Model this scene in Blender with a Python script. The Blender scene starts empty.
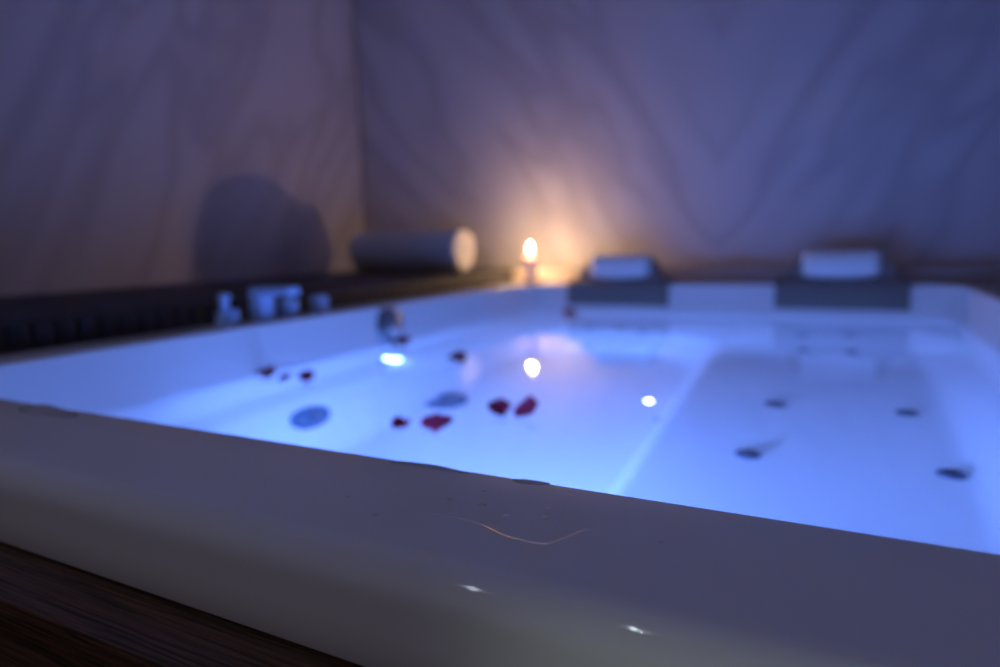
import bpy, bmesh, math, random
from mathutils import Vector, Matrix, noise
random.seed(7)
SC = bpy.context.scene
COL = SC.collection
PI = math.pi

# ------------------------------------------------------------------ camera, world, lights, exposure
cd = bpy.data.cameras.new('camera')
cam = bpy.data.objects.new('camera', cd); COL.objects.link(cam)
cd.sensor_width = 36.0
cd.lens = 36.0 * 648.6 / 1000.0
cam.matrix_world = Matrix(((0.88848665, -0.03772543, 0.45734918, 0.0),
                           (0.45809131, 0.13214173, -0.87902839, 0.0),
                           (-0.02727319, 0.99051267, 0.13468785, 0.16),
                           (0, 0, 0, 1)))
cd.clip_start = 0.01
cd.dof.use_dof = True
cd.dof.focus_distance = 0.40
cd.dof.aperture_fstop = 2.6
SC.camera = cam

W = bpy.data.worlds.new('world'); SC.world = W; W.use_nodes = True
W.node_tree.nodes['Background'].inputs[0].default_value = (0.50, 0.42, 0.55, 1)
W.node_tree.nodes['Background'].inputs[1].default_value = 0.20

SC.view_settings.view_transform = 'Standard'
SC.view_settings.look = 'None'
SC.view_settings.exposure = 0.0
SC.view_settings.gamma = 1.0
SC.view_settings.use_curve_mapping = False
SC.cycles.use_denoising = True
SC.cycles.max_bounces = 10
SC.cycles.diffuse_bounces = 6
SC.cycles.transparent_max_bounces = 12
SC.cycles.sample_clamp_indirect = 6.0

def light(name, kind, loc, energy, color, size=0.02, aim=None, spot=None, blend=0.6):
    l = bpy.data.lights.new(name, kind); l.energy = energy; l.color = color
    if kind in ('POINT', 'SPOT'): l.shadow_soft_size = size
    if kind == 'SPOT': l.spot_size = math.radians(spot); l.spot_blend = blend
    o = bpy.data.objects.new(name, l); COL.objects.link(o); o.location = loc
    if aim is not None:
        o.rotation_euler = (Vector(aim) - Vector(loc)).to_track_quat('-Z', 'Y').to_euler()
    return o

BLUE = (0.120, 0.262, 1.0)
WATER_Z = -0.11
# underwater LEDs of the tub (their lenses are built with the tub)
light('led_glow', 'SPOT', (-1.075, 1.435, -0.298), 3.0, BLUE, 0.018, (-0.3, 1.40, -0.50), 165, 0.6)
for x, e in ((-0.48, 18.0), (0.0, 1.3)):
    o = light('led_glow', 'AREA', (x, 0.430, -0.290), e, BLUE, aim=(x, 2.4, -0.50))
    o.data.shape = 'DISK'; o.data.size = 0.05; o.data.spread = math.radians(135)
# candle flame light
light('candle_glow', 'POINT', (-1.147, 2.50, 0.145), 11.0, (1.0, 0.60, 0.28), 0.008)
# two dim ceiling downlights behind the photographer and an unseen low spot added to brighten the front lip
for x in (-1.31, -0.61):
    light('downlight_glow', 'SPOT', (x, -0.95, 1.97), 4, (0.80, 0.92, 1.0), 0.015, (x, -1.0, 0), 150, 0.8)
light('lip_fill_spot', 'SPOT', (0.05, -1.1, -0.30), 7, (0.80, 1.0, 0.93), 0.04, (-0.03, 0.25, -0.045), 12, 1.0)

# ------------------------------------------------------------------ helpers
def mat(name, base=(0.8, 0.8, 0.8), rough=0.5, metal=0.0, **kw):
    m = bpy.data.materials.new(name); m.use_nodes = True
    b = m.node_tree.nodes['Principled BSDF']
    b.inputs['Base Color'].default_value = (*base, 1)
    b.inputs['Roughness'].default_value = rough
    b.inputs['Metallic'].default_value = metal
    for k, v in kw.items():
        b.inputs[k.replace('_', ' ')].default_value = v
    return m

def nodes(m): return m.node_tree.nodes, m.node_tree.links, m.node_tree.nodes['Principled BSDF']

def add_bump(m, scale, strength, dist=0.002, stretch=(1, 1, 1)):
    N, L, b = nodes(m)
    tc = N.new('ShaderNodeTexCoord'); mp = N.new('ShaderNodeMapping'); mp.inputs['Scale'].default_value = stretch
    nz = N.new('ShaderNodeTexNoise'); nz.inputs['Scale'].default_value = scale; nz.inputs['Detail'].default_value = 4
    bp = N.new('ShaderNodeBump'); bp.inputs['Strength'].default_value = strength; bp.inputs['Distance'].default_value = dist
    L.new(tc.outputs['Object'], mp.inputs['Vector']); L.new(mp.outputs[0], nz.inputs['Vector'])
    L.new(nz.outputs['Fac'], bp.inputs['Height']); L.new(bp.outputs[0], b.inputs['Normal'])
    return m

def link(name, bm, m, parent=None, smooth=True):
    me = bpy.data.meshes.new(name)
    bmesh.ops.recalc_face_normals(bm, faces=bm.faces[:])
    bm.to_mesh(me); bm.free()
    me.materials.append(m)
    if smooth:
        for p in me.polygons: p.use_smooth = True
    o = bpy.data.objects.new(name, me); COL.objects.link(o)
    if parent is not None: o.parent = parent
    return o

def sharp(o, deg=35):
    me = o.data
    me.set_sharp_from_angle(angle=math.radians(deg))
    return o

def tag(o, label=None, cat=None, group=None, kind=None):
    for k, v in (('label', label), ('category', cat), ('group', group), ('kind', kind)):
        if v: o[k] = v
    return o

def empty(name, loc=(0, 0, 0), rot=(0, 0, 0)):
    o = bpy.data.objects.new(name, None); COL.objects.link(o)
    o.location = loc; o.rotation_euler = rot; o.empty_display_size = 0.02
    return o

def box(bm, lo, hi, bev=0.0, seg=3):
    t = bmesh.new()
    r = bmesh.ops.create_cube(t, size=1.0)
    for v in t.verts:
        v.co = Vector([(lo[i] + hi[i]) / 2 + v.co[i] * (hi[i] - lo[i]) for i in range(3)])
    if bev: bmesh.ops.bevel(t, geom=t.edges[:], offset=bev, segments=seg, profile=0.5, affect='EDGES')
    merge(bm, t)

def merge(bm, t, M=None):
    if M is not None: bmesh.ops.transform(t, matrix=M, verts=t.verts[:])
    vm = {v: bm.verts.new(v.co) for v in t.verts}
    for f in t.faces:
        try: bm.faces.new([vm[v] for v in f.verts])
        except ValueError: pass
    t.free()

def lathe(bm, prof, n=32, M=None, cap0=True, cap1=True):
    t = bmesh.new(); rings = []
    for r, z in prof:
        rings.append([t.verts.new((r * math.cos(2*PI*k/n), r * math.sin(2*PI*k/n), z)) for k in range(n)])
    for a, b in zip(rings, rings[1:]):
        for k in range(n): t.faces.new((a[k], a[(k+1) % n], b[(k+1) % n], b[k]))
    if cap0: t.faces.new(rings[0][::-1])
    if cap1: t.faces.new(rings[-1])
    merge(bm, t, M)

def extrude_profile(bm, pts, x0, x1, nx=2, warp=None):
    """closed (y,z) outline swept along X, end caps closed"""
    rows = []
    for i in range(nx):
        f = i / (nx - 1); x = x0 + (x1 - x0) * f
        row = []
        for y, z in pts:
            p = Vector((x, y, z))
            if warp: p = warp(p, f)
            row.append(bm.verts.new(p))
        rows.append(row)
    n = len(pts)
    for a, b in zip(rows, rows[1:]):
        for k in range(n): bm.faces.new((a[k], a[(k+1) % n], b[(k+1) % n], b[k]))
    bm.faces.new(rows[0][::-1]); bm.faces.new(rows[-1])

def sstep(a, b, x):
    t = min(1, max(0, (x - a) / (b - a))); return t*t*(3 - 2*t)

# ------------------------------------------------------------------ materials
acrylic = mat('white_acrylic', (0.80, 0.79, 0.78), 0.05)
acrylic_in = mat('white_acrylic_satin', (0.80, 0.79, 0.78), 0.6)
chrome = mat('chrome', (0.82, 0.84, 0.86), 0.16, 1.0)
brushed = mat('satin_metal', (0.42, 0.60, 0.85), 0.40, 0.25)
padm = add_bump(mat('grey_foam', (0.20, 0.17, 0.15), 0.7), 180, 0.3, 0.001)
whitepad = add_bump(mat('white_vinyl', (0.78, 0.79, 0.80), 0.4), 60, 0.15, 0.001)
towelm = add_bump(mat('terry_towel', (0.62, 0.60, 0.60), 0.95, Sheen_Weight=0.3), 500, 0.8, 0.003)
waxm = mat('candle_wax', (0.85, 0.72, 0.68), 0.45, Subsurface_Weight=0.5, Subsurface_Scale=0.02)
wickm = mat('wick', (0.03, 0.02, 0.02), 0.9)
darkm = mat('dark_recess', (0.02, 0.022, 0.03), 0.5)
covm = mat('suction_cover_plastic', (0.05, 0.12, 0.20), 0.4)

def petal_mat():
    m = mat('red_petal', (0.36, 0.012, 0.045), 0.6)
    N, L, b = nodes(m)
    tc = N.new('ShaderNodeTexCoord'); nz = N.new('ShaderNodeTexNoise'); nz.inputs['Scale'].default_value = 60
    r = N.new('ShaderNodeValToRGB')
    r.color_ramp.elements[0].color = (0.14, 0.005, 0.02, 1); r.color_ramp.elements[1].color = (0.36, 0.015, 0.055, 1)
    L.new(tc.outputs['Object'], nz.inputs['Vector']); L.new(nz.outputs['Fac'], r.inputs[0]); L.new(r.outputs[0], b.inputs['Base Color'])
    return m
petalm = petal_mat()

def drop_mat():
    m = bpy.data.materials.new('clear_water_drop'); m.use_nodes = True
    N = m.node_tree.nodes; L = m.node_tree.links; N.clear()
    out = N.new('ShaderNodeOutputMaterial'); mx = N.new('ShaderNodeMixShader')
    tr = N.new('ShaderNodeBsdfTransparent'); gl = N.new('ShaderNodeBsdfGlossy'); gl.inputs['Roughness'].default_value = 0.05
    lw = N.new('ShaderNodeLayerWeight')            # facing: 0 head on, 1 at grazing, the same from both sides
    p5 = N.new('ShaderNodeMath'); p5.operation = 'POWER'; p5.inputs[1].default_value = 5
    k = N.new('ShaderNodeMath'); k.operation = 'MULTIPLY_ADD'; k.inputs[1].default_value = 0.9; k.inputs[2].default_value = 0.07
    lw.inputs['Blend'].default_value = 0.5
    L.new(lw.outputs['Facing'], p5.inputs[0]); L.new(p5.outputs[0], k.inputs[0]); L.new(k.outputs[0], mx.inputs[0]); L.new(tr.outputs[0], mx.inputs[1]); L.new(gl.outputs[0], mx.inputs[2]); L.new(mx.outputs[0], out.inputs[0])
    return m
dropm = drop_mat()
puddlem = mat('puddle_water', (0.80, 0.79, 0.78), 0.04, Transmission_Weight=0.35, IOR=1.33)

def emis(name, color, s):
    m = bpy.data.materials.new(name); m.use_nodes = True
    N = m.node_tree.nodes; L = m.node_tree.links; N.clear()
    e = N.new('ShaderNodeEmission'); e.inputs[0].default_value = (*color, 1); e.inputs[1].default_value = s
    o = N.new('ShaderNodeOutputMaterial'); L.new(e.outputs[0], o.inputs[0]); return m

def stone_wall(name, axis, centre, slope):
    """large pale stone slabs; soft diagonal veins, book matched about a vertical line"""
    m = mat(name, (0.5, 0.5, 0.5), 0.55)
    N, L, b = nodes(m)
    tc = N.new('ShaderNodeTexCoord'); sp = N.new('ShaderNodeSeparateXYZ'); L.new(tc.outputs['Object'], sp.inputs[0])
    def mth(op, a, c=None):
        n = N.new('ShaderNodeMath'); n.operation = op
        for i, v in enumerate((a, c)):
            if v is None: continue
            if isinstance(v, (int, float)): n.inputs[i].default_value = v
            else: L.new(v, n.inputs[i])
        return n.outputs[0]
    u = mth('ABSOLUTE', mth('SUBTRACT', sp.outputs[axis], centre))
    z = sp.outputs['Z']
    cb = N.new('ShaderNodeCombineXYZ')
    # rotate so veins run along (1, slope)
    ang = math.atan(slope); ca, sa = math.cos(ang), math.sin(ang)
    p = mth('SUBTRACT', mth('MULTIPLY', u, sa), mth('MULTIPLY', z, ca))   # across the veins
    q = mth('ADD', mth('MULTIPLY', u, ca), mth('MULTIPLY', z, sa))        # along the veins
    L.new(mth('MULTIPLY', p, 3.6), cb.inputs[0]); L.new(mth('MULTIPLY', q, 0.9), cb.inputs[1])
    nz = N.new('ShaderNodeTexNoise'); nz.inputs['Scale'].default_value = 1.0; nz.inputs['Detail'].default_value = 2.5
    nz.inputs['Roughness'].default_value = 0.45; nz.inputs['Distortion'].default_value = 0.5
    L.new(cb.outputs[0], nz.inputs['Vector'])
    vein = mth('ABSOLUTE', mth('SUBTRACT', nz.outputs['Fac'], 0.5))
    r = N.new('ShaderNodeValToRGB'); cr = r.color_ramp
    cr.elements[0].position = 0.0; cr.elements[0].color = (0.50, 0.475, 0.50, 1)
    cr.elements[1].position = 0.07; cr.elements[1].color = (0.60, 0.575, 0.60, 1)
    e = cr.elements.new(0.2); e.color = (0.64, 0.615, 0.64, 1)
    L.new(vein, r.inputs[0]); L.new(r.outputs[0], b.inputs['Base Color'])
    return m

def wood_mat():
    m = mat('oak_board', (0.1, 0.06, 0.04), 0.55)
    N, L, b = nodes(m)
    tc = N.new('ShaderNodeTexCoord'); mp = N.new('ShaderNodeMapping'); mp.inputs['Scale'].default_value = (4, 150, 150)
    nz = N.new('ShaderNodeTexNoise'); nz.inputs['Scale'].default_value = 3.0; nz.inputs['Detail'].default_value = 8; nz.inputs['Distortion'].default_value = 0.6
    r = N.new('ShaderNodeValToRGB')
    r.color_ramp.elements[0].position = 0.35; r.color_ramp.elements[0].color = (0.018, 0.009, 0.006, 1)
    r.color_ramp.elements[1].position = 0.68; r.color_ramp.elements[1].color = (0.20, 0.092, 0.048, 1)
    bp = N.new('ShaderNodeBump'); bp.inputs['Strength'].default_value = 0.4; bp.inputs['Distance'].default_value = 0.001
    L.new(tc.outputs['Object'], mp.inputs[0]); L.new(mp.outputs[0], nz.inputs['Vector']); L.new(nz.outputs['Fac'], r.inputs[0])
    L.new(r.outputs[0], b.inputs['Base Color']); L.new(nz.outputs['Fac'], bp.inputs['Height']); L.new(bp.outputs[0], b.inputs['Normal'])
    return m
woodm = wood_mat()

def water_mat():
    m = bpy.data.materials.new('pool_water'); m.use_nodes = True
    N = m.node_tree.nodes; L = m.node_tree.links; N.clear()
    out = N.new('ShaderNodeOutputMaterial')
    gl = N.new('ShaderNodeBsdfGlass'); gl.inputs['IOR'].default_value = 1.33; gl.inputs['Roughness'].default_value = 0.0
    gl.inputs['Color'].default_value = (0.96, 0.985, 1.0, 1)
    tc = N.new('ShaderNodeTexCoord'); nz = N.new('ShaderNodeTexNoise'); nz.inputs['Scale'].default_value = 8; nz.inputs['Detail'].default_value = 1
    bp = N.new('ShaderNodeBump'); bp.inputs['Strength'].default_value = 0.10; bp.inputs['Distance'].default_value = 0.01
    L.new(tc.outputs['Object'], nz.inputs['Vector']); L.new(nz.outputs['Fac'], bp.inputs['Height'])
    L.new(bp.outputs[0], gl.inputs['Normal']); L.new(gl.outputs[0], out.inputs[0])
    return m

# ------------------------------------------------------------------ setting: floor, walls, ceiling, ledge
XL, YB, CEIL, FLR = -2.21, 2.75, 2.0, -0.80
XR, YF = 1.6, -2.2
def plane_box(name, lo, hi, m):
    bm = bmesh.new(); box(bm, lo, hi)
    o = link(name, bm, m, smooth=False); o['kind'] = 'structure'; return o
wallB = stone_wall('stone_back', 'X', -0.43, 1.25)
wallL = stone_wall('stone_left', 'Y', 3.4, -1.9)
plain = mat('dark_plaster', (0.20, 0.19, 0.20), 0.8)
plane_box('wall_back', (XL - 0.1, YB, FLR), (XR + 0.1, YB + 0.1, CEIL), wallB)
plane_box('wall_left', (XL - 0.1, YF, FLR), (XL, YB - 0.006, CEIL), wallL)
plane_box('wall_right', (XR, YF, FLR), (XR + 0.1, YB, CEIL), plain)
plane_box('floor', (XL - 0.1, YF, FLR - 0.08), (XR + 0.1, YB, FLR), mat('dark_floor', (0.06, 0.045, 0.04), 0.5))
plane_box('ceiling', (XL - 0.1, YF, CEIL), (XR + 0.1, YB, CEIL + 0.08), mat('pale_ceiling', (0.72, 0.70, 0.72), 0.9))
# slim corner bead where the two walls meet
bm = bmesh.new(); box(bm, (XL, YB - 0.012, 0.05), (XL + 0.012, YB, CEIL), 0.003)
o = link('trim_1', bm, mat('corner_bead', (0.35, 0.31, 0.30), 0.5)); o['kind'] = 'structure'

# tub outline (rounded rectangle), top of the rim is z = 0
TX0, TX1, TY0, TY1 = -1.13, 0.345, 0.389, 2.43
OX0, OX1, OY0, OY1 = -1.265, 0.48, 0.250, 2.565
LEDGE = 0.05
ledgem = mat('black_ribbed_slats', (0.022, 0.020, 0.022), 0.6)
bm = bmesh.new()
def ribs(a, b, n, place):
    """a ribbed slab: convex slats laid side by side"""
    for i in range(n):
        s0 = a + (b - a) * i / n; s1 = a + (b - a) * (i + 1) / n
        lo, hi = place(s0 + 0.0012, s1 - 0.0012)
        box(bm, lo, hi, 0.007, 2)
ribs(YF, YB, 124, lambda s, e: ((XL, s, LEDGE - 0.09), (OX0 - 0.004, e, LEDGE)))
o = link('trim_2', bm, ledgem); o['kind'] = 'structure'
bm = bmesh.new(); box(bm, (OX0 - 0.002, OY1 + 0.004, LEDGE - 0.09), (XR, YB, LEDGE), 0.004)
o = link('trim_3', bm, mat('brown_stone_ledge', (0.42, 0.35, 0.32), 0.5)); o['kind'] = 'structure'
bm = bmesh.new()
box(bm, (XL, YF, FLR), (OX0 - 0.03, YB, LEDGE - 0.088)); box(bm, (OX0 - 0.03, OY1 + 0.03, FLR), (XR, YB, LEDGE - 0.088))
box(bm, (OX1 + 0.03, OY0, FLR), (XR, OY1 + 0.03, -0.066))
o = link('trim_4', bm, darkm, smooth=False); o['kind'] = 'structure'

# ------------------------------------------------------------------ wooden surround below the rim
sur = tag(empty('tub_surround', (-0.4, 0.22, FLR)), 'dark brown wooden surround with visible grain under the tub rim', 'surround')
SZ = -0.066
def child_at(o, parent):
    o.parent = parent; o.matrix_parent_inverse = parent.matrix_basis.inverted(); return o
bm = bmesh.new(); box(bm, (OX0, 0.206, SZ - 0.022), (OX1, 0.30, SZ), 0.0015); child_at(link('top_board', bm, woodm), sur)
for z1 in (-0.09, -0.232, -0.374, -0.516, -0.658):
    bm = bmesh.new(); box(bm, (OX0, 0.216, max(z1 - 0.14, FLR)), (OX1, 0.236, z1), 0.0015); child_at(link('side_board', bm, woodm), sur)

# ------------------------------------------------------------------ the tub
tub = tag(empty('hot_tub', (-0.39, 1.41, FLR)), 'large white rectangular hot tub with wide flat rim and blue underwater lights', 'hot tub')
def rrect(x0, x1, y0, y1, r, n=10, side=14):
    pts = []
    cs = ((x1 - r, y1 - r, 0), (x0 + r, y1 - r, PI/2), (x0 + r, y0 + r, PI), (x1 - r, y0 + r, 1.5*PI))
    arcs = [[(cx + r*math.cos(a + PI/2*k/n), cy + r*math.sin(a + PI/2*k/n)) for k in range(n + 1)] for cx, cy, a in cs]
    for i in range(4):
        pts += arcs[i]
        (ax, ay), (bx, by) = arcs[i][-1], arcs[(i+1) % 4][0]
        pts += [(ax + (bx-ax)*k/side, ay + (by-ay)*k/side) for k in range(1, side)]
    return pts
# basin floor depth as a function of position
def depth(x, y):
    # foot well on the left: signed distance to a rounded rectangle
    cx, cy, hx, hy, r = -0.665, 1.32, 0.365, 0.80, 0.22
    qx, qy = abs(x - cx) - (hx - r), abs(y - cy) - (hy - r)
    sd = math.hypot(max(qx, 0), max(qy, 0)) + min(max(qx, qy), 0) - r
    wl = 0.12 if x < cx else 0.07
    k = 1 - sstep(-wl * 0.9, wl * 0.1, sd)
    z = -0.41 - 0.012 * math.exp(-((x - 0.02)/0.25)**2 - ((y - 1.4)/0.7)**2)
    z += 0.22 * sstep(1.88, 2.42, y)                 # sloping back rests
    d = min(x - TX0, TX1 - x, y - TY0, TY1 - y)
    z += 0.10 * (1 - sstep(0.02, 0.16, d))           # curves up into the walls
    return min(z, -0.20) * (1 - k) - 0.62 * k
rings = []
def ring(x0, x1, y0, y1, r, zf):
    rings.append([(x, y, zf(x, y) if callable(zf) else zf) for x, y in rrect(x0, x1, y0, y1, r)])
RI, RO = 0.09, 0.07
def off(o_, z, inner=True):
    if inner: ring(TX0 + o_, TX1 - o_, TY0 + o_, TY1 - o_, RI, z)
    else: ring(OX0 + o_, OX1 - o_, OY0 + o_, OY1 - o_, RO, z)
# lip: bottom, outer face, round edge, flat top, inner edge, inner wall
off(0.03, -0.064, False); off(0.001, -0.064, False)
off(0.0, -0.0625, False); off(0.0, -0.040, False); off(0.0, -0.026, False)
for k in range(0, 9):
    a = PI/2 * k/8; off(0.022*(1 - math.cos(a)), -0.022 + 0.022*math.sin(a), False)
off(0.045, 0.0, False); off(0.09, 0.0, False)
for k in range(0, 6):
    a = PI/2 * k/5; off(-0.005*(1 - math.sin(a)) , -0.005 + 0.005*math.cos(a))
off(0.004, -0.04); off(0.009, -0.08); off(0.013, -0.115)
nrim = len(rings)
for k in range(6):
    off(0.014 + 0.008*k/5, lambda x, y, k=k: -0.14 + (depth(x, y) + 0.14)*k/6)
T = 46
for i in range(1, T + 1):
    t = i / T
    t = t ** 1.0
    hx = (TX1 - TX0)/2 - 0.022; hy = (TY1 - TY0)/2 - 0.022
    cx, cy = (TX0 + TX1)/2, (TY0 + TY1)/2
    s = min(hx, hy) * t * 0.985
    ring(cx - hx + s, cx + hx - s, cy - hy + s, cy + hy - s, max(RI * (1 - t), 0.004), depth)
def loft(rs, cap=False):
    bm = bmesh.new(); vr = [[bm.verts.new(p) for p in r] for r in rs]; n = len(vr[0])
    for a, b in zip(vr, vr[1:]):
        for k in range(n): bm.faces.new((a[k], a[(k+1) % n], b[(k+1) % n], b[k]))
    if cap: bm.faces.new(vr[-1])
    return bm
o = link('rim', loft(rings[:nrim]), acrylic); child_at(o, tub)
basin = link('basin', loft(rings[nrim-1:], True), acrylic_in); child_at(basin, tub)

def surf_frame(x, y, lift=0.0):
    e = 0.01
    n = Vector((-(depth(x+e, y) - depth(x-e, y))/(2*e), -(depth(x, y+e) - depth(x, y-e))/(2*e), 1)).normalized()
    return Matrix.Translation(Vector((x, y, depth(x, y))) + n*lift) @ n.to_track_quat('Z', 'Y').to_matrix().to_4x4()
def child_m(o, parent, M):
    child_at(o, parent); o.matrix_parent_inverse = parent.matrix_basis.inverted(); o.matrix_basis = M; return o

# air jets: low chrome domes with a dark slotted nozzle
def jet(M, r=0.021, m=brushed):
    bm = bmesh.new()
    lathe(bm, [(r, -0.002), (r, 0.002), (r*0.93, 0.0045), (r*0.75, 0.0075), (r*0.55, 0.0095), (r*0.5, 0.0095)], 28)
    j = child_m(link('jet', bm, m), tub, M)
    bm = bmesh.new()
    lathe(bm, [(r*0.46, 0.007), (r*0.46, 0.0105), (r*0.36, 0.012), (r*0.14, 0.0125)], 24)
    nz = link('nozzle', bm, darkm); nz.parent = j
    return j
jetm = mat('dark_jet', (0.10, 0.13, 0.20), 0.25, 0.6)
for x, y in ((-0.105, 1.457), (0.134, 1.468), (-0.124, 1.157), (0.170, 1.170)):
    jet(surf_frame(x, y), 0.021, jetm)
jet(surf_frame(-0.325, 1.36), 0.014, chrome)
# back jets, on the end wall
def wall_m(x, y, z, nrm):
    return Matrix.Translation((x, y, z)) @ Vector(nrm).to_track_quat('Z', 'Y').to_matrix().to_4x4()
for x, y in ((-0.769, 2.17), (-0.665, 2.187), (-0.568, 2.125), (-0.084, 2.172), (0.043, 2.192), (-0.076, 2.008), (0.046, 2.011)):
    jet(surf_frame(x, y), 0.019, covm)

# round suction covers
def cover(M, r):
    bm = bmesh.new()
    lathe(bm, [(r, -0.003), (r, 0.004), (r*0.96, 0.008), (r*0.82, 0.010), (r*0.76, 0.0065), (r*0.3, 0.0075), (r*0.28, 0.010), (r*0.1, 0.011)], 48)
    c = child_m(link('suction_cover', bm, covm), tub, M)
    bm = bmesh.new()
    for k in range(12):
        a = 2*PI*k/12
        t = bmesh.new(); bmesh.ops.create_cube(t, size=1)
        for v in t.verts: v.co = Vector((r*0.53 + v.co.x*r*0.36, v.co.y*0.004, 0.0085 + v.co.z*0.003))
        merge(bm, t, Matrix.Rotation(a, 4, 'Z'))
    g = link('grille', bm, mat('cover_grille', (0.26, 0.40, 0.50), 0.4)) if 'cover_grille' not in bpy.data.materials else link('grille', bm, bpy.data.materials['cover_grille'])
    g.parent = c
cover(surf_frame(-1.006, 1.027), 0.055)
cover(surf_frame(-0.90, 1.41), 0.060)

# chrome water inlet on the left wall, just above the water
inlet = empty('water_inlet'); child_m(inlet, tub, wall_m(TX0 + 0.006, 1.477, -0.066, (1, 0, 0.05)))
bm = bmesh.new(); lathe(bm, [(0.058, -0.004), (0.058, 0.008), (0.054, 0.016), (0.044, 0.021), (0.034, 0.022)], 40)
link('flange', bm, mat('dark_chrome', (0.30, 0.33, 0.38), 0.3, 0.9), inlet)
bm = bmesh.new(); lathe(bm, [(0.029, 0.012), (0.029, 0.016), (0.020, 0.026), (0.010, 0.030)], 32)
link('cap', bm, chrome, inlet)

# LED lamps and an added glowing stud
lensm = emis('led_lens', (0.30, 0.50, 1.0), 36)
def led(M):
    bm = bmesh.new(); lathe(bm, [(0.026, -0.002), (0.026, 0.004), (0.021, 0.007), (0.017, 0.006)], 32, None, True, False)
    l = child_m(link('underwater_light', bm, chrome), tub, M)
    bm = bmesh.new(); lathe(bm, [(0.0165, 0.004), (0.015, 0.008), (0.009, 0.010), (0.003, 0.011)], 28)
    link('lens', bm, lensm, l)
led(wall_m(TX0 + 0.019, 1.435, -0.298, (1, -0.05, 0.1)))
bm = bmesh.new(); lathe(bm, [(0.012, -0.002), (0.012, 0.003), (0.009, 0.005)], 24)  # stud added on the well floor, its glowing lens imitates a bright glint
sl = child_m(link('added_glint', bm, chrome), tub, surf_frame(-0.41, 1.60))
bm = bmesh.new(); lathe(bm, [(0.008, 0.004), (0.006, 0.008), (0.002, 0.009)], 20); link('lens', bm, emis('added_glint_lens', (0.75, 0.85, 1.0), 25), sl)
for x in (-0.48, 0.0): led(wall_m(x, TY0 + 0.019, -0.290, (0, 1, 0.1)))

# water
wm = water_mat()
ins = 0.0125
bm = bmesh.new(); bm.faces.new([bm.verts.new((x, y, 0)) for x, y in rrect(TX0 + ins, TX1 - ins, TY0 + ins, TY1 - ins, RI)])
w = link('tub_water', bm, wm, smooth=False); w.location = (0, 0, WATER_Z)
tag(w, 'calm clear water glowing blue inside the white tub', 'water', kind='stuff')

# ------------------------------------------------------------------ headrests on the back rim
def headrest(xc, label):
    t = tag(empty('headrest', (xc, 2.44, 0.0)), label, 'headrest', 'headrests on the back rim')
    # pad draped over the inner edge of the rim
    th = 0.016
    out = [(2.535, 0.0005), (2.535, th), (2.440, th + 0.001), (2.424, th - 0.004), (2.412, 0.002), (2.407, -0.012), (2.403, -0.075), (2.409, -0.082), (2.4190, -0.080)]
    prof = out + [(2.4255, -0.020), (2.4272, -0.006), (2.4325, 0.0008)]
    bm = bmesh.new(); extrude_profile(bm, [(y - 2.44, z) for y, z in prof], -0.198, 0.198, 9)
    for z0 in (-0.06, -0.04, -0.02):   # ribs across the front of the pad
        box(bm, (-0.19, 2.402 - 2.44 - 0.001, z0 - 0.003), (0.19, 2.410 - 2.44, z0 + 0.003), 0.0015, 1)
    p = sharp(link('pad', bm, padm, t))
    # dark wedge shaped body behind the neck cushion
    bm = bmesh.new()
    rows = []
    for k in range(7):
        f = k/6; z = 0.016 + f*0.082; hw = 0.165 - 0.045*f**1.5
        yb, yf = 2.515 - 0.01*f, 2.452 + 0.02*f
        rows.append([bm.verts.new((sx*hw, y - 2.44, z)) for sx, y in ((-1, yf), (1, yf), (1, yb), (-1, yb))])
    for a, b in zip(rows, rows[1:]):
        for i in range(4): bm.faces.new((a[i], a[(i+1) % 4], b[(i+1) % 4], b[i]))
    bm.faces.new(rows[0][::-1]); bm.faces.new(rows[-1])
    sharp(link('cushion_holder', bm, padm, t), 40)
    # pale neck cushion, rounded front, lower edge bowed
    bm = bmesh.new(); nx, nz = 25, 13; g = []
    for i in range(nx):
        u = -1 + 2*i/(nx-1); row = []
        for k in range(nz):
            a = -PI/2 + PI*k/(nz-1)
            zlo = 0.018 + 0.007*u*u; zhi = 0.112 - 0.003*(1-u*u)
            e = math.sqrt(max(0, 1 - abs(u)**8))
            zc, hz = (zlo + zhi)/2, (zhi - zlo)/2 * (0.80 + 0.20*e)
            row.append(bm.verts.new((u*0.117, 2.462 - 2.44 - (0.034*math.cos(a)**0.6 if math.cos(a) > 1e-6 else 0)*(0.25 + 0.75*e), zc + hz*math.sin(a))))
        g.append(row)
    back = [[bm.verts.new((v.co.x, 2.478 - 2.44, v.co.z)) for v in (r[0], r[-1])] for r in g]
    for i in range(nx - 1):
        for k in range(nz - 1): bm.faces.new((g[i][k], g[i+1][k], g[i+1][k+1], g[i][k+1]))
        bm.faces.new((g[i][-1], g[i+1][-1], back[i+1][1], back[i][1])); bm.faces.new((back[i][0], back[i+1][0], g[i+1][0], g[i][0]))
        bm.faces.new((back[i][1], back[i+1][1], back[i+1][0], back[i][0]))
    for i in (0, nx-1): bm.faces.new(g[i] + [back[i][1], back[i][0]])
    c = link('neck_cushion', bm, whitepad, t); c['label'] = 'pale cushion catching the blue light'
    return t
headrest(-0.748, 'dark grey headrest with pale neck cushion, nearer the burning candle')
headrest(0.012, 'dark grey headrest with pale neck cushion, nearer the right corner of the tub')

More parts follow.
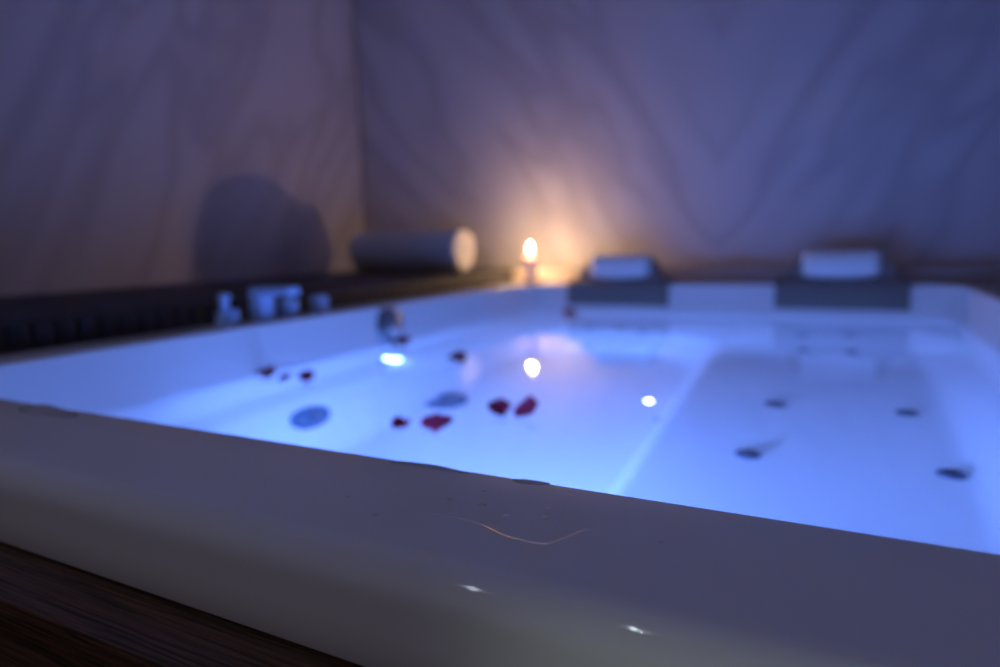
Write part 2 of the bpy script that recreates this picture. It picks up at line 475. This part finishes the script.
# ------------------------------------------------------------------ chrome fittings on the left rim
def prism(bm, x0, x1, y0, y1, z0, z1, b=0.003): box(bm, (x0, y0, z0), (x1, y1, z1), b, 3)
GT = 'metal tap set on the left rim'
t = tag(empty('hand_shower', (-1.2, 0.985, 0)), 'slim satin metal hand shower standing in its holder on the left rim', 'hand shower')
bm = bmesh.new(); lathe(bm, [(0.020, 0), (0.020, 0.005), (0.016, 0.007), (0.015, 0.028), (0.012, 0.030)], 28); link('holder', bm, brushed, t)
bm = bmesh.new(); lathe(bm, [(0.009, 0.02), (0.010, 0.05), (0.013, 0.062), (0.013, 0.068), (0.009, 0.071)], 24, Matrix.Rotation(-0.10, 4, 'X')); link('handle', bm, brushed, t)
bm = bmesh.new(); box(bm, (0.006, 0.006, 0.006), (0.024, 0.026, 0.036), 0.005); link('hose_elbow', bm, brushed, t)
t = tag(empty('bath_spout', (-1.2, 1.095, 0)), 'square satin metal bath spout with flat arm, tallest fitting on the left rim', 'spout')
bm = bmesh.new(); prism(bm, -0.019, 0.019, -0.022, 0.022, 0.0, 0.072, 0.003); link('column', bm, brushed, t)
bm = bmesh.new(); box(bm, (-0.020, -0.020, 0.060), (0.105, 0.020, 0.079), 0.004); link('arm', bm, brushed, t)
bm = bmesh.new(); box(bm, (0.075, -0.014, 0.056), (0.100, 0.014, 0.062), 0.002); link('outlet', bm, darkm, t)
def tap(y, label):
    t = tag(empty('tap_handle', (-1.2, y, 0)), label, 'tap', GT)
    bm = bmesh.new(); lathe(bm, [(0.024, 0), (0.024, 0.004), (0.016, 0.006), (0.016, 0.012)], 28); link('base', bm, brushed, t)
    bm = bmesh.new(); box(bm, (-0.017, -0.017, 0.010), (0.017, 0.017, 0.042), 0.004); link('knob', bm, brushed, t)
    bm = bmesh.new(); box(bm, (-0.004, -0.003, 0.042), (0.016, 0.003, 0.045), 0.001); link('marker', bm, chrome, t)
tap(1.180, 'square satin metal tap handle right beside the bath spout')
tap(1.288, 'square satin metal tap handle farther along the left rim, away from the bath spout')

# ------------------------------------------------------------------ rolled towel on the ledge
tr_, tl = 0.099, 0.56
tw = None
bm = bmesh.new()
turns, th = 4.0, 0.0215
n = 150; prof_o, prof_i = [], []
for i in range(n + 1):
    a = 2*PI*turns*i/n
    r = 0.010 + (tr_ - 0.010) * (i/n)
    r *= 1 + 0.02*math.sin(3*a + 1)
    prof_o.append((r*math.cos(a), r*math.sin(a)*0.98)); ri = r - th*0.93
    ri = max(ri, 0.001); prof_i.append((ri*math.cos(a), ri*math.sin(a)*0.98))
prof = prof_o + prof_i[::-1]
def wob(p, f):
    k = 1 + 0.02*noise.noise(Vector((p.x*6, p.y*9, p.z*9)))
    r = math.hypot(p.y, p.z)
    p.y *= k; p.z *= k
    if f > 0.99: p.x += 0.010*math.sin(r*120)*0.6
    return p
rows = []
nx = 26
for i in range(nx):
    f = i/(nx-1); x = -tl*(1-f)
    rows.append([bm.verts.new(wob(Vector((x, y, z)), f)) for y, z in prof])
m_ = len(prof)
for a, b in zip(rows, rows[1:]):
    for k in range(m_): bm.faces.new((a[k], a[(k+1) % m_], b[(k+1) % m_], b[k]))
for r_ in (rows[0], rows[-1]):
    for k in range(n): bm.faces.new((r_[k], r_[k+1], r_[m_-2-k], r_[m_-1-k]))
tw = link('rolled_towel', bm, towelm)
tw.location = (-1.400, 2.385, LEDGE + tr_ + 0.001); tw.rotation_euler = (0.6, 0, math.radians(-1))
tag(tw, 'pale rolled towel lying on the dark ledge in the room corner', 'towel')

# ------------------------------------------------------------------ candle on the corner of the rim
c = tag(empty('candle', (-1.147, 2.50, 0.0)), 'small lit candle burning on the back left corner of the tub rim', 'candle')
bm = bmesh.new(); lathe(bm, [(0.034, 0.0), (0.034, 0.004), (0.028, 0.006), (0.024, 0.010)], 32); link('dish', bm, mat('amber_glass', (0.65, 0.33, 0.16), 0.15), c)
bm = bmesh.new(); lathe(bm, [(0.021, 0.009), (0.0215, 0.05), (0.021, 0.100), (0.019, 0.105), (0.014, 0.103), (0.004, 0.100)], 32); link('wax', bm, waxm, c)
bm = bmesh.new(); lathe(bm, [(0.0012, 0.098), (0.0012, 0.124)], 8); link('wick', bm, wickm, c)
bm = bmesh.new(); lathe(bm, [(0.001, 0.122), (0.0035, 0.126), (0.0048, 0.132), (0.0045, 0.139), (0.0030, 0.147), (0.0012, 0.154), (0.0004, 0.157)], 20)
link('flame', bm, emis('flame_glow', (1.0, 0.62, 0.28), 150), c)
c.scale = (1, 1, 1.05)

# ------------------------------------------------------------------ rose petals afloat
def petal_mesh(seed):
    rnd = random.Random(seed)
    bm = bmesh.new(); n = 12; g = []
    cup = 0.35 + 0.5*rnd.random(); twist = rnd.uniform(-0.6, 0.6)
    for i in range(n + 1):
        row = []
        for k in range(n + 1):
            u, v = -1 + 2*i/n, -1 + 2*k/n
            # square to disc, then pinch one end and notch the other
            a = u*math.sqrt(1 - v*v/2); b = v*math.sqrt(1 - u*u/2)
            wdt = 1.0 - 0.38*max(0, -b)**1.2 - 0.05*max(0, b)
            x = a*wdt; y = b*1.05 - 0.14*math.exp(-(a/0.25)**2)*max(0, b)
            wob = 1 + 0.10*math.sin(3*math.atan2(y, x) + seed)*(x*x + y*y); x *= wob; y *= wob
            z = cup*0.50*(x*x + 0.6*y*y) + 0.20*math.sin(4*x + twist*3) * y + twist*0.12*x*y
            row.append(bm.verts.new((x, y, z)))
        g.append(row)
    for i in range(n):
        for k in range(n): bm.faces.new((g[i][k], g[i+1][k], g[i+1][k+1], g[i][k+1]))
    return bm
def petal(x, y, s, rz, label, tilt=(0, 0), seed=0, dz=0.0):
    o = link('rose_petal', petal_mesh(seed), petalm)
    s *= 1.08; o.rotation_mode = 'ZYX'; o.scale = (s, s, s); o.rotation_euler = (tilt[0], tilt[1], rz); 
    md = o.modifiers.new('thick', 'SOLIDIFY'); md.thickness = 0.02
    bpy.context.view_layer.update()
    R = o.matrix_basis.to_3x3()
    zmin = min((R @ v.co).z for v in o.data.vertices)
    o.location = (x, y, WATER_Z - zmin - 0.001 + dz)
    tag(o, label, 'petal', 'rose petals floating on the water')
PT = [
 (-1.095, 1.00, .020, 0.4, 'dusky rose petal against the left tub wall below the metal taps', (0.35, 0.2)),
 (-1.025, 0.985, .017, 1.9, 'flat dark petal right beside the dusky one below the metal taps', (0.35, -0.15)),
 (-0.980, 1.000, .017, 2.9, 'upturned purple petal at the tub side end of the cluster below the taps', (0.5, 0.3)),
 (-0.792, 1.302, .023, 0.9, 'dark red petal floating alone beyond the large round suction cover', (0.3, 0.1)),
 (-0.585, 0.785, .014, 2.2, 'small petal at the left tip of the nearest petal cluster', (0.4, 0.1)),
 (-0.536, 0.800, .015, 1.3, 'dark red curled petal at the middle of the nearest cluster', (0.6, 0.2)),
 (-0.507, 0.787, .018, 2.4, 'dark red petal at the right end of the nearest cluster', (0.45, -0.3)),
 (-0.477, 0.906, .018, 3.6, 'curved purple petal forming the left half of the ring of petals', (0.5, 0.25)),
 (-0.428, 0.910, .021, 4.9, 'bright crimson petal forming the right half of the ring of petals', (0.55, -0.25)),
 (-0.895, 2.30, .026, 1.4, 'far crimson petal below the left end of the headrest near the candle', (0.4, 0.2)),
 (-1.070, 1.468, .020, 0.2, 'purple petal touching the chrome inlet just above the glowing lamp', (0.45, 0.2)),
]
for i, (x, y, s, rz, lab, tl_) in enumerate(PT): petal(x, y, s, rz, lab, tl_, seed=i + 3)

# ------------------------------------------------------------------ water drops and splashes on the front rim
def blob(name, x, y, rx, ry, h, rz, label, cat, group, seed, m=dropm, n=28):
    rnd = random.Random(seed); ph = [rnd.uniform(0, 6.28) for _ in range(3)]
    bm = bmesh.new(); rings_ = []
    for k in range(7):
        rho = 1 - k/6.3; hh = 1 - rho*rho
        ring_ = []
        for i in range(n):
            t = 2*PI*i/n
            q = 1 + 0.16*math.sin(2*t + ph[0]) + 0.10*math.sin(3*t + ph[1]) + 0.05*math.sin(5*t + ph[2])
            ring_.append(bm.verts.new((rx*q*math.cos(t)*rho, ry*q*math.sin(t)*rho, h*hh)))
        rings_.append(ring_)
    for a, b in zip(rings_, rings_[1:]):
        for i in range(n): bm.faces.new((a[i], a[(i+1) % n], b[(i+1) % n], b[i]))
    bm.faces.new(rings_[0][::-1]); bm.faces.new(rings_[-1])
    o = link(name, bm, m); o.location = (x, y, 0.0001); o.rotation_euler = (0, 0, rz)
    tag(o, label, cat, group); return o
DR = [
 (-1.137, 2.180, .0080, .0080, .0080, 0.0, 'single bright drop at the back end of the left rim, near the rolled towel'),  # x, y, rx, ry, h, rot, label
 (-0.2771, 0.3128, .0016, .0030, .0009, 0.2, 'lone tall glint of a drop toward the left part of the front rim'),
 (-0.2432, 0.2966, .0022, .0022, .0007, 0.0, 'faint flat drop just right of the lone tall one'),
 (-0.2152, 0.3341, .0050, .0040, .0008, 0.6, 'wide faint ring shaped drop left of the drop with an orange glint'),
 (-0.1908, 0.3360, .0046, .0032, .0012, 0.3, 'drop with an orange glint in the middle of the front rim'),
 (-0.1514, 0.3482, .0022, .0012, .0008, 0.2, 'farthest of the three small drops above the bend of the water trail'),
 (-0.1478, 0.3353, .0030, .0016, .0010, 0.4, 'middle of the three small drops above the bend of the water trail'),
 (-0.1424, 0.3300, .0030, .0016, .0010, 0.1, 'nearest of the three small drops above the bend of the water trail'),
 (-0.1466, 0.3729, .0030, .0018, .0011, 0.0, 'small drop close to the inner rim edge, right of the puddles'),
 (-0.1700, 0.3280, .0026, .0022, .0006, 0.8, 'faint drop just above the left half of the water trail'),
 (-0.0780, 0.3300, .0022, .0014, .0008, 0.5, 'tiny drop right of the water trail, alone on the rim'),
 (-0.2010, 0.3560, .0036, .0026, .0006, 1.2, 'very flat drop between the orange glint and the inner rim edge'),
]
for i, (x, y, rx, ry, h, rz, lab) in enumerate(DR):
    blob('water_drop', x, y, rx * 0.8, ry * 0.8, h * 0.9, rz, lab, 'water drop', 'water drops on the front rim' if y < 1 else None, 20 + i)
# shallow puddles that swell over the inner rim edge
blob('puddle', -0.735, 0.371, 0.052, 0.015, 0.0050, 0.02, 'long shallow puddle on the rim edge at the far left', 'puddle', 'puddles along the inner rim edge', 50, puddlem)
blob('puddle', -0.262, 0.3825, 0.030, 0.0055, 0.0011, 0.0, 'thin puddle on the inner rim edge below the nearest petals', 'puddle', 'puddles along the inner rim edge', 51, puddlem)
blob('puddle', -0.180, 0.3835, 0.013, 0.0045, 0.0012, 0.0, 'short puddle with an orange glint on the inner rim edge', 'puddle', 'puddles along the inner rim edge', 52, puddlem)
# the wavy bead of water
def trail(px, label, r=0.0007):
    pts = [Vector((*p, 0.0)) for p in px]; fine = []
    for i in range(len(pts) - 1):
        p0, p1, p2, p3 = pts[max(i-1, 0)], pts[i], pts[i+1], pts[min(i+2, len(pts)-1)]
        for k in range(8):
            t = k/8
            fine.append(0.5*((2*p1) + (p2-p0)*t + (2*p0-5*p1+4*p2-p3)*t*t + (3*p1-p0-3*p2+p3)*t**3))
    fine.append(pts[-1]); bm = bmesh.new(); rows = []; n = 10
    for i, p in enumerate(fine):
        d = (fine[min(i+1, len(fine)-1)] - fine[max(i-1, 0)]).normalized(); s = Vector((-d.y, d.x, 0))
        f = i/(len(fine)-1); rr = r*min(1, 0.15 + 4*f, 0.15 + 4*(1-f))
        rows.append([bm.verts.new(p + s*rr*math.cos(PI*k/(n-1)) + Vector((0, 0, 0.55*rr*math.sin(PI*k/(n-1))))) for k in range(n)])
    for a, b in zip(rows, rows[1:]):
        for k in range(n): bm.faces.new((a[k], a[(k+1) % n], b[(k+1) % n], b[k]))
    bm.faces.new(rows[0][::-1]); bm.faces.new(rows[-1])
    o = link('water_trail', bm, dropm); o.location.z = 0.0001
    tag(o, label, 'water trail')
trail([(-0.2200,0.3132), (-0.2100,0.3130), (-0.1780,0.3110), (-0.1585,0.3040), (-0.1369,0.3022), (-0.1300,0.3085), (-0.1197,0.3300), (-0.1120,0.3290)], 'thin wavy line of water with orange glints across the middle of the rim')
